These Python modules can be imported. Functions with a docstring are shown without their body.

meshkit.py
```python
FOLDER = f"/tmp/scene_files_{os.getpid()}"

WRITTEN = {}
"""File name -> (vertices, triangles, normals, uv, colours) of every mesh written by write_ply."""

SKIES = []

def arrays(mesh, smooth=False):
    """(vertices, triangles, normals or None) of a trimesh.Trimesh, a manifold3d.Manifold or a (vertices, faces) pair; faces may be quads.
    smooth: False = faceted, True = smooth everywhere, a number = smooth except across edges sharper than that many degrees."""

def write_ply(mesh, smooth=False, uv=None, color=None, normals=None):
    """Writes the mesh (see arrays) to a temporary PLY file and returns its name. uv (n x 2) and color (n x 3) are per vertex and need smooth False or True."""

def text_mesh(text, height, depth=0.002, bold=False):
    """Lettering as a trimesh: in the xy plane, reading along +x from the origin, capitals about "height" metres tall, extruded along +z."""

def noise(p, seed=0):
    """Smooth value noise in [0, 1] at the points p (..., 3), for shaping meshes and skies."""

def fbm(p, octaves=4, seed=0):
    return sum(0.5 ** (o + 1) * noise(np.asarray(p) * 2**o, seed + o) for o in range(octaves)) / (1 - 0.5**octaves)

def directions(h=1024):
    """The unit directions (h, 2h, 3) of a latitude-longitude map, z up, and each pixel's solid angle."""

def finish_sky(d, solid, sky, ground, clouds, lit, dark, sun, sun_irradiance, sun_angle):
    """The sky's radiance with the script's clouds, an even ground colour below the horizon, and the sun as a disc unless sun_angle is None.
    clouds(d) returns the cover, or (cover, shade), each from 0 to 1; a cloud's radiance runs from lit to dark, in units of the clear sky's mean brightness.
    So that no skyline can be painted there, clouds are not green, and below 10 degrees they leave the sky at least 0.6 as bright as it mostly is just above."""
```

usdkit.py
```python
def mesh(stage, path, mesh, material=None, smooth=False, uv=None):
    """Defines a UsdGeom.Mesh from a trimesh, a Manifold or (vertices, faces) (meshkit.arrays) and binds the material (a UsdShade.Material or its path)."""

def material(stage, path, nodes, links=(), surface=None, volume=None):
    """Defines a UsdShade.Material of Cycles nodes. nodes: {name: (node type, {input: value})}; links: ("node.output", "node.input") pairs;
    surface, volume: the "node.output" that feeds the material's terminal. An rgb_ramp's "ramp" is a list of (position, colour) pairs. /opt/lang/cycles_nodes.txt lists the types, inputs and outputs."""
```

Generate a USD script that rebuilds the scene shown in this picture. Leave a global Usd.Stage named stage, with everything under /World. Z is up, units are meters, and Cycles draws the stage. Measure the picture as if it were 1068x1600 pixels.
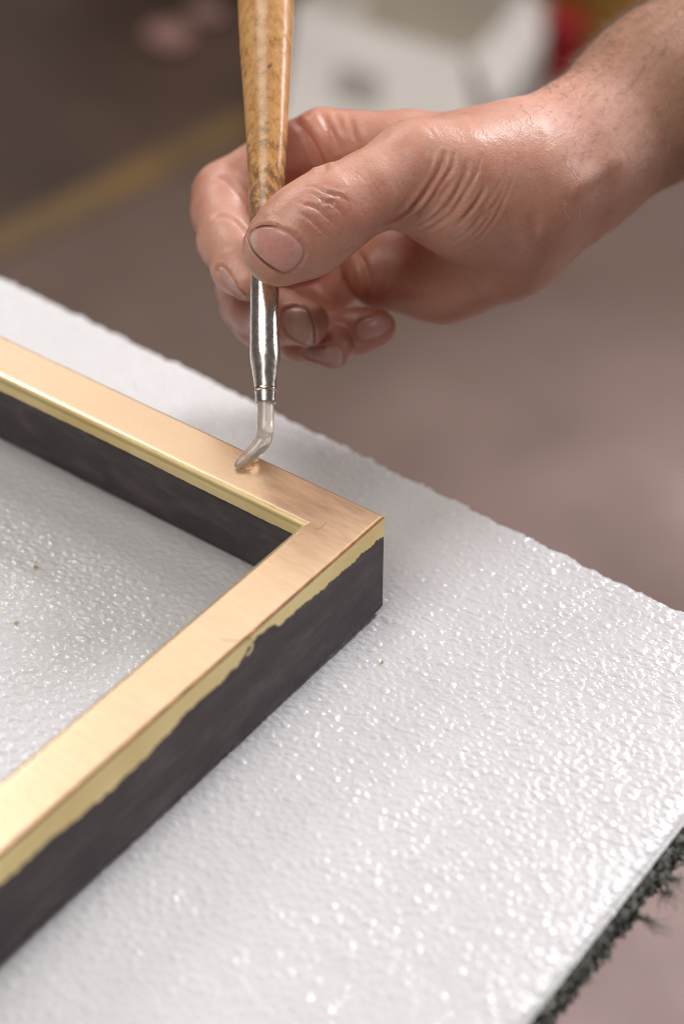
import math, numpy as np, trimesh, usdkit, meshkit
from scipy import sparse
from scipy.spatial import cKDTree
from pxr import Usd, UsdGeom, UsdLux, UsdShade, Gf, Sdf, Vt

rng = np.random.default_rng(7)
stage = Usd.Stage.CreateInMemory()
UsdGeom.SetStageUpAxis(stage, UsdGeom.Tokens.z)
UsdGeom.SetStageMetersPerUnit(stage, 1.0)
world = UsdGeom.Xform.Define(stage, '/World')
stage.SetDefaultPrim(world.GetPrim())
UsdGeom.Scope.Define(stage, '/World/Looks')

# ------------------------------------------------------------------ camera
# world: foam top z = 0, frame top z = FH; x along the back rail, y along the side rail; outer corner of the frame at (0, 0)
FH = 0.0330
PITCH, YAW, DC, FPX = math.radians(39.837), math.radians(-36.598), 0.48, 2957.5
fw = np.array([math.cos(PITCH) * math.sin(YAW), math.cos(PITCH) * math.cos(YAW), -math.sin(PITCH)])
cr = np.cross(fw, [0, 0, 1]); cr /= np.linalg.norm(cr)
cu = np.cross(cr, fw)
eye = np.array([0, 0, FH]) - (fw * DC + cr * (599.8 - 534) / FPX * DC - cu * (806.5 - 800) / FPX * DC)
cam = UsdGeom.Camera.Define(stage, '/World/camera')
M = np.eye(4); M[0, :3] = cr; M[1, :3] = cu; M[2, :3] = -fw; M[3, :3] = eye
cam.AddTransformOp().Set(Gf.Matrix4d(*M.ravel().tolist()))
cam.CreateHorizontalApertureAttr(24.0)
cam.CreateVerticalApertureAttr(24.0 * 1024 / 683)
cam.CreateFocalLengthAttr(24.0 * FPX / 1068)
cam.CreateFStopAttr(5.7)
cam.CreateFocusDistanceAttr(0.490)
cam.CreateClippingRangeAttr(Gf.Vec2f(0.01, 100))
cam.CreateExposureAttr(0.38)

def ray(px, py):
    return fw + cr * ((px - 534) / FPX) - cu * ((py - 800) / FPX)
def at(px, py, d):                       # the point at view distance d under a pixel of the photograph
    return eye + ray(px, py) * d
def on_z(px, py, z):
    r = ray(px, py); return eye + r * ((z - eye[2]) / r[2])
def on_x(px, py, x):
    r = ray(px, py); return eye + r * ((x - eye[0]) / r[0])
def px_of(p):
    d = np.asarray(p) - eye; z = d @ fw
    return np.stack([534 + FPX * (d @ cr) / z, 800 - FPX * (d @ cu) / z], -1)

# ------------------------------------------------------------------ light
def mat(name, nodes, links=(), surface='p.BSDF'):
    return usdkit.material(stage, '/World/Looks/' + name, nodes, links, surface=surface)

dome = UsdLux.DomeLight.Define(stage, '/World/sky')
dome.GetPrim().SetCustomDataByKey('kind', 'structure')
dm = usdkit.material(stage, '/World/Looks/room_air', {'b': ('background_shader', {'color': (1.0, 0.90, 0.88), 'strength': 0.08})}, surface='b.background')
UsdShade.MaterialBindingAPI.Apply(dome.GetPrim()).Bind(dm)

def lamp(name, pos, target, w, h, power, color):
    l = UsdLux.RectLight.Define(stage, '/World/' + name)
    l.CreateWidthAttr(w); l.CreateHeightAttr(h); l.CreateIntensityAttr(power); l.CreateColorAttr(Gf.Vec3f(*color))
    pos, target = np.array(pos, float), np.array(target, float)
    z = pos - target; z /= np.linalg.norm(z)
    x = np.cross([0, 0, 1], z); x /= np.linalg.norm(x); y = np.cross(z, x)
    m = np.eye(4); m[0, :3] = x; m[1, :3] = y; m[2, :3] = z; m[3, :3] = pos
    l.AddTransformOp().Set(Gf.Matrix4d(*m.ravel().tolist()))
    l.GetPrim().SetCustomDataByKey('kind', 'structure')
    return l
def direction(az, el):                   # az: degrees clockwise from the camera's heading
    a = YAW + math.radians(az); e = math.radians(el)
    return np.array([math.cos(e) * math.sin(a), math.cos(e) * math.cos(a), math.sin(e)])
lamp('window_light_back', direction(4, 40) * 7.0, (0, 0, 0), 5.6, 4.5, 0.66, (1.0, 0.94, 0.90))
lamp('window_light_side', direction(38, 42) * 2.3, (0, 0, 0), 0.54, 0.54, 38.0, (1.0, 0.97, 1.0))
lamp('window_light_left', direction(-36, 42) * 4.0, (0, 0, 0), 1.0, 1.0, 8.0, (1.0, 0.96, 0.94))
lamp('fill_light_front', direction(-135, 68) * 2.6, (0, 0, 0.1), 1.5, 1.6, 4.3, (1.0, 0.94, 0.87))  # unseen fill lamp added behind the camera to light thumb and handle
lamp('window_light_right', direction(72, 11) * 2.8, (0, 0, 0.06), 0.34, 0.7, 22.0, (1.0, 0.97, 1.0))

# ------------------------------------------------------------------ helpers
used = {}
def numbered(parent, name):
    k = (parent, name); n = used.get(k, 0); used[k] = n + 1
    return f'{parent}/{name}' if n == 0 else f'{parent}/{name}_{n:03d}'
def obj(name, mesh, m, parent=None, smooth=False, label=None, cat=None, group=None, kind=None, uv=None):
    path = numbered(str(parent.GetPath()) if parent else '/World', name)
    u = usdkit.mesh(stage, path, mesh, m, smooth=smooth)
    tag(u.GetPrim(), label, cat, group, kind)
    return u.GetPrim()
def tag(p, label=None, cat=None, group=None, kind=None):
    for k, v in (('label', label), ('category', cat), ('group', group), ('kind', kind)):
        if v: p.SetCustomDataByKey(k, v)
    return p
def thing(name, label, cat, loc=(0, 0, 0), rz=0, group=None):
    x = UsdGeom.Xform.Define(stage, numbered('/World', name))
    x.AddTranslateOp().Set(Gf.Vec3d(*map(float, loc)))
    if rz: x.AddRotateZOp().Set(float(rz))
    return tag(x.GetPrim(), label, cat, group)
def primvar(prim, name, values):
    v = np.asarray(values, np.float32)
    UsdGeom.PrimvarsAPI(prim).CreatePrimvar(name, Sdf.ValueTypeNames.Color3fArray if v.ndim == 2 else Sdf.ValueTypeNames.FloatArray, 'vertex').Set(
        Vt.Vec3fArray.FromNumpy(v) if v.ndim == 2 else Vt.FloatArray.FromNumpy(v))
def grid_faces(n, m, wrap=False):        # n rows, m columns
    i, j = np.meshgrid(np.arange(n - 1), np.arange(m if wrap else m - 1), indexing='ij')
    j2 = (j + 1) % m
    a, b, c, d = i * m + j, i * m + j2, (i + 1) * m + j2, (i + 1) * m + j
    return np.stack([a, b, c, d], -1).reshape(-1, 4)
def tri(q): return np.vstack([q[:, [0, 1, 2]], q[:, [0, 2, 3]]])
def catmull(P, n):
    P = np.asarray(P, float); t = np.arange(len(P)); from scipy.interpolate import PchipInterpolator, CubicSpline
    s = np.r_[0, np.cumsum(np.linalg.norm(np.diff(P[:, :3], axis=0), axis=1))]
    return PchipInterpolator(s, P, axis=0)(np.linspace(0, s[-1], n))
def tube(P, R, seg=24, caps=True):
    P = np.asarray(P, float); R = np.broadcast_to(R, len(P)).astype(float)
    T = np.gradient(P, axis=0); T /= np.linalg.norm(T, axis=1, keepdims=True)
    x = np.cross(T[0], [0.3, 0.9, 0.2]); x /= np.linalg.norm(x)
    rings = []
    a = np.linspace(0, 2 * np.pi, seg, endpoint=False)
    for p, t, r in zip(P, T, R):
        x = x - t * (x @ t); x /= np.linalg.norm(x); y = np.cross(t, x)
        rings.append(p + r * (np.cos(a)[:, None] * x + np.sin(a)[:, None] * y))
    v = np.vstack(rings); f = tri(grid_faces(len(P), seg, True))
    if caps:
        n = len(v); v = np.vstack([v, P[0], P[-1]]); j = np.arange(seg); k = (j + 1) % seg
        f = np.vstack([f, np.stack([np.full(seg, n), k, j], 1), np.stack([np.full(seg, n + 1), n - seg + j, n - seg + k], 1)])
    return v, f
def join(parts):
    vs, fs, n = [], [], 0
    for v, f in parts:
        vs.append(v); fs.append(np.asarray(f) + n); n += len(v)
    return np.vstack(vs), np.vstack(fs)
def rbox(sx, sy, sz, r=0.004, c=(0, 0, 0)):
    import manifold3d as m3
    s = m3.Manifold.sphere(r, 12)
    pts = [s.translate([a * (sx / 2 - r), b * (sy / 2 - r), d * (sz / 2 - r)]) for a in (-1, 1) for b in (-1, 1) for d in (-1, 1)]
    k = m3.Manifold.batch_hull(pts).translate(list(map(float, c))).to_mesh()
    return np.array(k.vert_properties[:, :3], float), np.array(k.tri_verts, int)

# ------------------------------------------------------------------ materials
FLOOR_Z = -0.86
skin = mat('skin', {
    'a': ('attribute', {'attribute': 'tone'}), 'tc': ('texture_coordinate', {}),
    'n1': ('noise_texture', {'scale': 140.0, 'detail': 5.0, 'roughness': 0.6}),
    'n2': ('noise_texture', {'scale': 1100.0, 'detail': 4.0, 'roughness': 0.65}),
    'vo': ('voronoi_texture', {'scale': 1500.0, 'feature': 'f1'}),
    'r1': ('rgb_ramp', {'ramp': [(0.3, (0.96, 0.82, 0.78)), (0.55, (1, 1, 1)), (0.75, (1.03, 1.03, 1.0))]}),
    'mx': ('mix_color', {'blend_type': 'multiply', 'fac': 0.8}),
    'r2': ('rgb_ramp', {'ramp': [(0.3, (0.86, 0.84, 0.84)), (0.6, (1, 1, 1))]}),
    'mx2': ('mix_color', {'blend_type': 'multiply', 'fac': 0.6}),
    'ad': ('math', {'math_type': 'add'}),
    'bu': ('bump', {'strength': 0.42, 'distance': 0.00012}),
    'ro': ('map_range', {'from_min': 0.3, 'from_max': 0.7, 'to_min': 0.33, 'to_max': 0.45}), 'rg': ('attribute', {'attribute': 'dryness'}), 'rr': ('math', {'math_type': 'add'}),
    'p': ('principled_bsdf', {'roughness': 0.42, 'subsurface_weight': 0.16, 'subsurface_radius': (0.0042, 0.0016, 0.0009), 'subsurface_scale': 1.0, 'specular_ior_level': 0.5}),
}, [('tc.object', 'n1.vector'), ('tc.object', 'n2.vector'), ('tc.object', 'vo.vector'), ('n1.fac', 'r1.fac'), ('a.color', 'mx.a'), ('r1.color', 'mx.b'),
    ('n2.fac', 'r2.fac'), ('mx.result', 'mx2.a'), ('r2.color', 'mx2.b'), ('mx2.result', 'p.base_color'),
    ('n2.fac', 'ad.value1'), ('vo.distance', 'ad.value2'), ('ad.value', 'bu.height'), ('bu.normal', 'p.normal'), ('n1.fac', 'ro.value'), ('ro.result', 'rr.value1'), ('rg.fac', 'rr.value2'), ('rr.value', 'p.roughness')])
nailm = mat('nail_plate', {
    'a': ('attribute', {'attribute': 'tone'}), 'tc': ('texture_coordinate', {}),
    'n': ('noise_texture', {'scale': 900.0, 'detail': 3.0}),
    'r': ('rgb_ramp', {'ramp': [(0.3, (0.88, 0.85, 0.84)), (0.65, (1, 1, 1))]}),
    'mx': ('mix_color', {'blend_type': 'multiply', 'fac': 0.8}),
    'bu': ('bump', {'strength': 0.25, 'distance': 0.0001}),
    'p': ('principled_bsdf', {'roughness': 0.29, 'subsurface_weight': 0.15, 'subsurface_radius': (0.002, 0.001, 0.0006), 'subsurface_scale': 1.0}),
}, [('tc.object', 'n.vector'), ('n.fac', 'r.fac'), ('a.color', 'mx.a'), ('r.color', 'mx.b'), ('mx.result', 'p.base_color'), ('n.fac', 'bu.height'), ('bu.normal', 'p.normal')])
grime = mat('nail_grime', {'p': ('principled_bsdf', {'base_color': (0.10, 0.060, 0.040), 'roughness': 0.8})})
hairm = mat('hair', {'p': ('principled_bsdf', {'base_color': (0.20, 0.135, 0.10), 'roughness': 0.3})})
gold = mat('burnished_gold', {
    'tc': ('texture_coordinate', {}), 'mp': ('mapping', {'scale': (1.0, 5.0, 5.0), 'rotation': (0, 0, 0.25)}),
    'n': ('noise_texture', {'scale': 60.0, 'detail': 6.0, 'roughness': 0.65}),
    'n2': ('noise_texture', {'scale': 22.0, 'detail': 3.0}),
    'n3': ('noise_texture', {'scale': 600.0, 'detail': 2.0}),
    'ro': ('map_range', {'from_min': 0.3, 'from_max': 0.75, 'to_min': 0.27, 'to_max': 0.35}),
    'cr': ('rgb_ramp', {'ramp': [(0.3, (1.0, 0.73, 0.47)), (0.7, (1.0, 0.76, 0.52))]}),
    'ad': ('math', {'math_type': 'multiply_add', 'value2': 2.5}),
    'bu': ('bump', {'strength': 0.035, 'distance': 0.0002}),
    'p': ('principled_bsdf', {'metallic': 1.0}),
}, [('tc.object', 'mp.vector'), ('mp.vector', 'n.vector'), ('tc.object', 'n2.vector'), ('tc.object', 'n3.vector'), ('n2.fac', 'cr.fac'), ('cr.color', 'p.base_color'), ('n.fac', 'ro.value'), ('ro.result', 'p.roughness'),
    ('n2.fac', 'ad.value1'), ('n.fac', 'ad.value3'), ('ad.value', 'bu.height'), ('bu.normal', 'p.normal')])
gold_side = mat('matte_gold_edge', {
    'tc': ('texture_coordinate', {}), 'n': ('noise_texture', {'scale': 350.0, 'detail': 6.0, 'roughness': 0.6}),
    'n2': ('noise_texture', {'scale': 45.0, 'detail': 3.0}),
    'cr': ('rgb_ramp', {'ramp': [(0.3, (0.74, 0.58, 0.26)), (0.7, (0.86, 0.72, 0.38))]}),
    'bu': ('bump', {'strength': 0.5, 'distance': 0.00012}),
    'p': ('principled_bsdf', {'metallic': 0.8, 'roughness': 0.46}),
}, [('tc.object', 'n.vector'), ('tc.object', 'n2.vector'), ('n2.fac', 'cr.fac'), ('cr.color', 'p.base_color'), ('n.fac', 'bu.height'), ('bu.normal', 'p.normal')])
worn_gold = mat('worn_gold_showing_bole', {
    'tc': ('texture_coordinate', {}), 'n': ('noise_texture', {'scale': 120.0, 'detail': 5.0, 'roughness': 0.7}),
    'cr': ('rgb_ramp', {'ramp': [(0.35, (0.16, 0.07, 0.03)), (0.6, (0.34, 0.17, 0.07)), (0.75, (0.75, 0.48, 0.22))]}),
    'p': ('principled_bsdf', {'metallic': 0.5, 'roughness': 0.5})}, [('tc.object', 'n.vector'), ('n.fac', 'cr.fac'), ('cr.color', 'p.base_color')])
bole = mat('dark_bole', {
    'tc': ('texture_coordinate', {}), 'mp': ('mapping', {'scale': (1.0, 0.5, 1.7)}), 'n': ('noise_texture', {'scale': 75.0, 'detail': 7.0, 'roughness': 0.7}),
    'n2': ('noise_texture', {'scale': 700.0, 'detail': 4.0, 'roughness': 0.7}),
    'cr': ('rgb_ramp', {'ramp': [(0.25, (0.026, 0.017, 0.022)), (0.5, (0.056, 0.040, 0.044)), (0.70, (0.115, 0.088, 0.088))]}),
    'bu': ('bump', {'strength': 0.5, 'distance': 0.0002}),
    'p': ('principled_bsdf', {'roughness': 0.55, 'specular_ior_level': 0.4}),
}, [('tc.object', 'mp.vector'), ('mp.vector', 'n.vector'), ('tc.object', 'n2.vector'), ('n.fac', 'cr.fac'), ('cr.color', 'p.base_color'), ('n2.fac', 'bu.height'), ('bu.normal', 'p.normal')])
foam = mat('white_foam', {
    'tc': ('texture_coordinate', {}),
    'mp': ('mapping', {'rotation': (0, 0, 0.25), 'scale': (1.0, 1.6, 1.0)}),
    'vo': ('voronoi_texture', {'scale': 900.0, 'feature': 'f1'}),
    'n': ('noise_texture', {'scale': 260.0, 'detail': 5.0}),
    'ad': ('math', {'math_type': 'add'}),
    'bu': ('bump', {'strength': 0.35, 'distance': 0.0003}),
    'p': ('principled_bsdf', {'base_color': (0.80, 0.795, 0.815), 'roughness': 0.17, 'specular_ior_level': 0.5, 'subsurface_weight': 0.35, 'subsurface_radius': (0.004, 0.004, 0.004), 'subsurface_scale': 1.0}),
}, [('tc.object', 'mp.vector'), ('mp.vector', 'vo.vector'), ('mp.vector', 'n.vector'), ('vo.distance', 'ad.value1'), ('n.fac', 'ad.value2'), ('ad.value', 'bu.height'), ('bu.normal', 'p.normal')])
wool = mat('grey_green_wool', {
    'tc': ('texture_coordinate', {}), 'n': ('noise_texture', {'scale': 300.0, 'detail': 5.0}),
    'cr': ('rgb_ramp', {'ramp': [(0.3, (0.10, 0.11, 0.10)), (0.7, (0.28, 0.285, 0.25))]}),
    'p': ('principled_bsdf', {'roughness': 0.9}),
}, [('tc.object', 'n.vector'), ('n.fac', 'cr.fac'), ('cr.color', 'p.base_color')])
floor_m = mat('workshop_floor', {
    'tc': ('texture_coordinate', {}), 'n': ('noise_texture', {'scale': 2.2, 'detail': 5.0, 'roughness': 0.6}),
    'cr': ('rgb_ramp', {'ramp': [(0.3, (0.090, 0.056, 0.040)), (0.55, (0.135, 0.088, 0.068)), (0.75, (0.18, 0.12, 0.10))]}),
    'vo': ('voronoi_texture', {'scale': 2.6, 'feature': 'f1'}),
    'vr': ('rgb_ramp', {'ramp': [(0.06, (1, 1, 1)), (0.17, (0, 0, 0))]}),
    'mx': ('mix_color', {'b': (0.22, 0.11, 0.10)}),
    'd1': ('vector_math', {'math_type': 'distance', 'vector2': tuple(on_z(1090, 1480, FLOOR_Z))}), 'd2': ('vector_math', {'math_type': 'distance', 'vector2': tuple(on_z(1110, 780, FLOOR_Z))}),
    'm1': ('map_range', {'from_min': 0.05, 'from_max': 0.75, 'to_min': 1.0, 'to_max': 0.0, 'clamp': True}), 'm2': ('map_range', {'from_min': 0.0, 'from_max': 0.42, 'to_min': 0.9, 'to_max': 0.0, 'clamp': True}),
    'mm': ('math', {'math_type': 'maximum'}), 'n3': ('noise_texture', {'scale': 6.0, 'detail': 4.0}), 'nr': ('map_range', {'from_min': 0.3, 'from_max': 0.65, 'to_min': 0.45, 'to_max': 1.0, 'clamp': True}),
    'mk': ('math', {'math_type': 'multiply', 'use_clamp': True}), 'wx': ('mix_color', {'b': (0.36, 0.255, 0.235)}),  # window glare at right painted into the floor colour as pink-grey patches
    'n2': ('noise_texture', {'scale': 30.0, 'detail': 4.0}),
    'ro': ('map_range', {'from_min': 0.3, 'from_max': 0.7, 'to_min': 0.42, 'to_max': 0.6}),
    'p': ('principled_bsdf', {'specular_ior_level': 0.5}),
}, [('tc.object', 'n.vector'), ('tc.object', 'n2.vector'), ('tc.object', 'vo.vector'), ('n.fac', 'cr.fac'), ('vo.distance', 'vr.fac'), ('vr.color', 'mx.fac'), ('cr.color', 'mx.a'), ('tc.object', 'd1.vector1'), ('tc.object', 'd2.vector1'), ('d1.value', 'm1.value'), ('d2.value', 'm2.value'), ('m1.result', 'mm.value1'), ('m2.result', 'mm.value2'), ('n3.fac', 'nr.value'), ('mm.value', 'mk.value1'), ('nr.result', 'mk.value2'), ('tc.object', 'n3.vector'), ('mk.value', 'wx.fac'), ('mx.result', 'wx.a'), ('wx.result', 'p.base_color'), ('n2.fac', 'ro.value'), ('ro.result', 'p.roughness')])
def worn(px, py, r): p = on_z(px, py, FLOOR_Z); return p, r  # unused: centre and size of a glare patch painted on the floor
beyond_line_m = mat('dark_floor_beyond_line', {
    'tc': ('texture_coordinate', {}), 'n': ('noise_texture', {'scale': 3.0, 'detail': 5.0, 'roughness': 0.6}),
    'cr': ('rgb_ramp', {'ramp': [(0.3, (0.050, 0.030, 0.021)), (0.55, (0.078, 0.048, 0.034)), (0.75, (0.12, 0.072, 0.052))]}),
    'p': ('principled_bsdf', {'roughness': 0.5, 'specular_ior_level': 0.4})}, [('tc.object', 'n.vector'), ('n.fac', 'cr.fac'), ('cr.color', 'p.base_color')])
yellow = mat('worn_yellow_paint', {
    'tc': ('texture_coordinate', {}), 'n': ('noise_texture', {'scale': 9.0, 'detail': 6.0, 'roughness': 0.7}),
    'cr': ('rgb_ramp', {'ramp': [(0.35, (0.14, 0.085, 0.045)), (0.6, (0.20, 0.12, 0.035))]}),
    'p': ('principled_bsdf', {'roughness': 0.5}),
}, [('tc.object', 'n.vector'), ('n.fac', 'cr.fac'), ('cr.color', 'p.base_color')])
def plain(name, c, rough=0.5, scale=40.0, var=0.85, **kw):
    c = np.array(c)
    return mat(name, {'tc': ('texture_coordinate', {}), 'n': ('noise_texture', {'scale': scale, 'detail': 5.0}),
        'cr': ('rgb_ramp', {'ramp': [(0.3, tuple(c * var)), (0.7, tuple(c))]}), 'p': ('principled_bsdf', {'roughness': rough, **kw})},
        [('tc.object', 'n.vector'), ('n.fac', 'cr.fac'), ('cr.color', 'p.base_color')])
carton_m = plain('white_carton', (0.62, 0.58, 0.53), 0.6, 8)
carton_in = plain('carton_inside', (0.66, 0.61, 0.53), 0.7, 8)
label_m = plain('grey_label', (0.30, 0.27, 0.24), 0.6, 8)
red_m = plain('red_paint', (0.32, 0.008, 0.012), 0.4, 20)
ochre_m = plain('ochre_paint', (0.42, 0.21, 0.03), 0.5, 20)
dark_m = plain('dark_paint', (0.02, 0.017, 0.016), 0.5, 20)
pink_m = plain('pink_scrap', (0.36, 0.20, 0.17), 0.8, 30)
bench_m = plain('bench_wood', (0.30, 0.20, 0.12), 0.6, 12)
wood = mat('varnished_handle_wood', {
    'a': ('attribute', {'attribute': 'st'}),
    'tc': ('texture_coordinate', {}), 'mp': ('mapping', {'scale': (1.0, 1.0, 0.09)}), 'mp2': ('mapping', {'scale': (1.0, 1.0, 0.5)}),
    'n': ('noise_texture', {'scale': 520.0, 'detail': 5.0, 'roughness': 0.6}),
    'n2': ('noise_texture', {'scale': 480.0, 'detail': 5.0, 'roughness': 0.75}),
    'n3': ('noise_texture', {'scale': 70.0, 'detail': 3.0}),
    'cr': ('rgb_ramp', {'ramp': [(0.28, (0.50, 0.24, 0.075)), (0.5, (0.68, 0.36, 0.13)), (0.72, (0.78, 0.49, 0.23))]}),
    'wr': ('attribute', {'attribute': 'wear'}),
    'su': ('math', {'math_type': 'multiply_add', 'value2': 0.38}),
    'sr': ('rgb_ramp', {'ramp': [(0.60, (0, 0, 0)), (0.74, (1, 1, 1))]}),
    'mx': ('mix_color', {'b': (0.15, 0.085, 0.05)}),
    'sm': ('math', {'math_type': 'multiply', 'value2': 0.8}),
    'bu': ('bump', {'strength': 0.35, 'distance': 0.0002}),
    'p': ('principled_bsdf', {'roughness': 0.34, 'coat_weight': 0.3, 'coat_roughness': 0.2}),
}, [('tc.object', 'mp.vector'), ('tc.object', 'mp2.vector'), ('mp.vector', 'n.vector'), ('mp2.vector', 'n2.vector'), ('tc.object', 'n3.vector'), ('n.fac', 'cr.fac'), ('wr.fac', 'su.value1'), ('n2.fac', 'su.value3'), ('su.value', 'sr.fac'),
    ('sr.color', 'sm.value1'), ('sm.value', 'mx.fac'), ('cr.color', 'mx.a'), ('mx.result', 'p.base_color'), ('n2.fac', 'bu.height'), ('bu.normal', 'p.normal')])
steel = mat('ferrule_metal', {
    'tc': ('texture_coordinate', {}), 'mp': ('mapping', {'scale': (1.0, 1.0, 0.05)}), 'n': ('noise_texture', {'scale': 900.0, 'detail': 5.0}),
    'ro': ('map_range', {'from_min': 0.3, 'from_max': 0.7, 'to_min': 0.16, 'to_max': 0.30}),
    'bu': ('bump', {'strength': 0.12, 'distance': 0.0001}),
    'p': ('principled_bsdf', {'metallic': 1.0, 'base_color': (0.80, 0.74, 0.68)}),
}, [('tc.object', 'mp.vector'), ('mp.vector', 'n.vector'), ('n.fac', 'ro.value'), ('ro.result', 'p.roughness'), ('n.fac', 'bu.height'), ('bu.normal', 'p.normal')])
agate = mat('agate', {
    'tc': ('texture_coordinate', {}), 'n': ('noise_texture', {'scale': 160.0, 'detail': 3.0}),
    'cr': ('rgb_ramp', {'ramp': [(0.3, (0.92, 0.80, 0.70)), (0.7, (0.96, 0.87, 0.78))]}),
    'p': ('principled_bsdf', {'roughness': 0.05, 'transmission_weight': 0.62, 'ior': 1.54, 'subsurface_weight': 0.4, 'subsurface_radius': (0.004, 0.0035, 0.003), 'subsurface_scale': 1.0}),
}, [('tc.object', 'n.vector'), ('n.fac', 'cr.fac'), ('cr.color', 'p.base_color')])

# ------------------------------------------------------------------ floor and background
g = 14.0
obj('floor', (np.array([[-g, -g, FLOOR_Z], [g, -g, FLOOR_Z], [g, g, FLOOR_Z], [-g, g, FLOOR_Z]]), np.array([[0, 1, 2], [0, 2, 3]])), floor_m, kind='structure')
a, b = on_z(-60, 412, FLOOR_Z), on_z(420, 176, FLOOR_Z)
d = (b - a) / np.linalg.norm(b - a); n = np.array([-d[1], d[0], 0]) * 0.026; z4 = np.array([0, 0, 0.004])
a = a - d * 0.8; b = b + d * 2.0
nn_ = n / np.linalg.norm(n); nn_ = nn_ if nn_ @ fw > 0 else -nn_
q4 = np.array([a - d * 6, b + d * 6, b + d * 6 + nn_ * 9, a - d * 6 + nn_ * 9]) + z4 * 0.5; q4 = q4 if np.cross(q4[1] - q4[0], q4[3] - q4[0])[2] > 0 else q4[::-1]
obj('floor_beyond_line', (q4, np.array([[0, 1, 2], [0, 2, 3]])), beyond_line_m, kind='structure')  # darker sheet over the floor on the far side of the line
obj('floor_marking', (np.array([a - n, b - n, b + n, a + n]) + z4, np.array([[0, 1, 2], [0, 2, 3]])), yellow, label='worn yellow line painted across the brown workshop floor', cat='floor marking')

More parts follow.
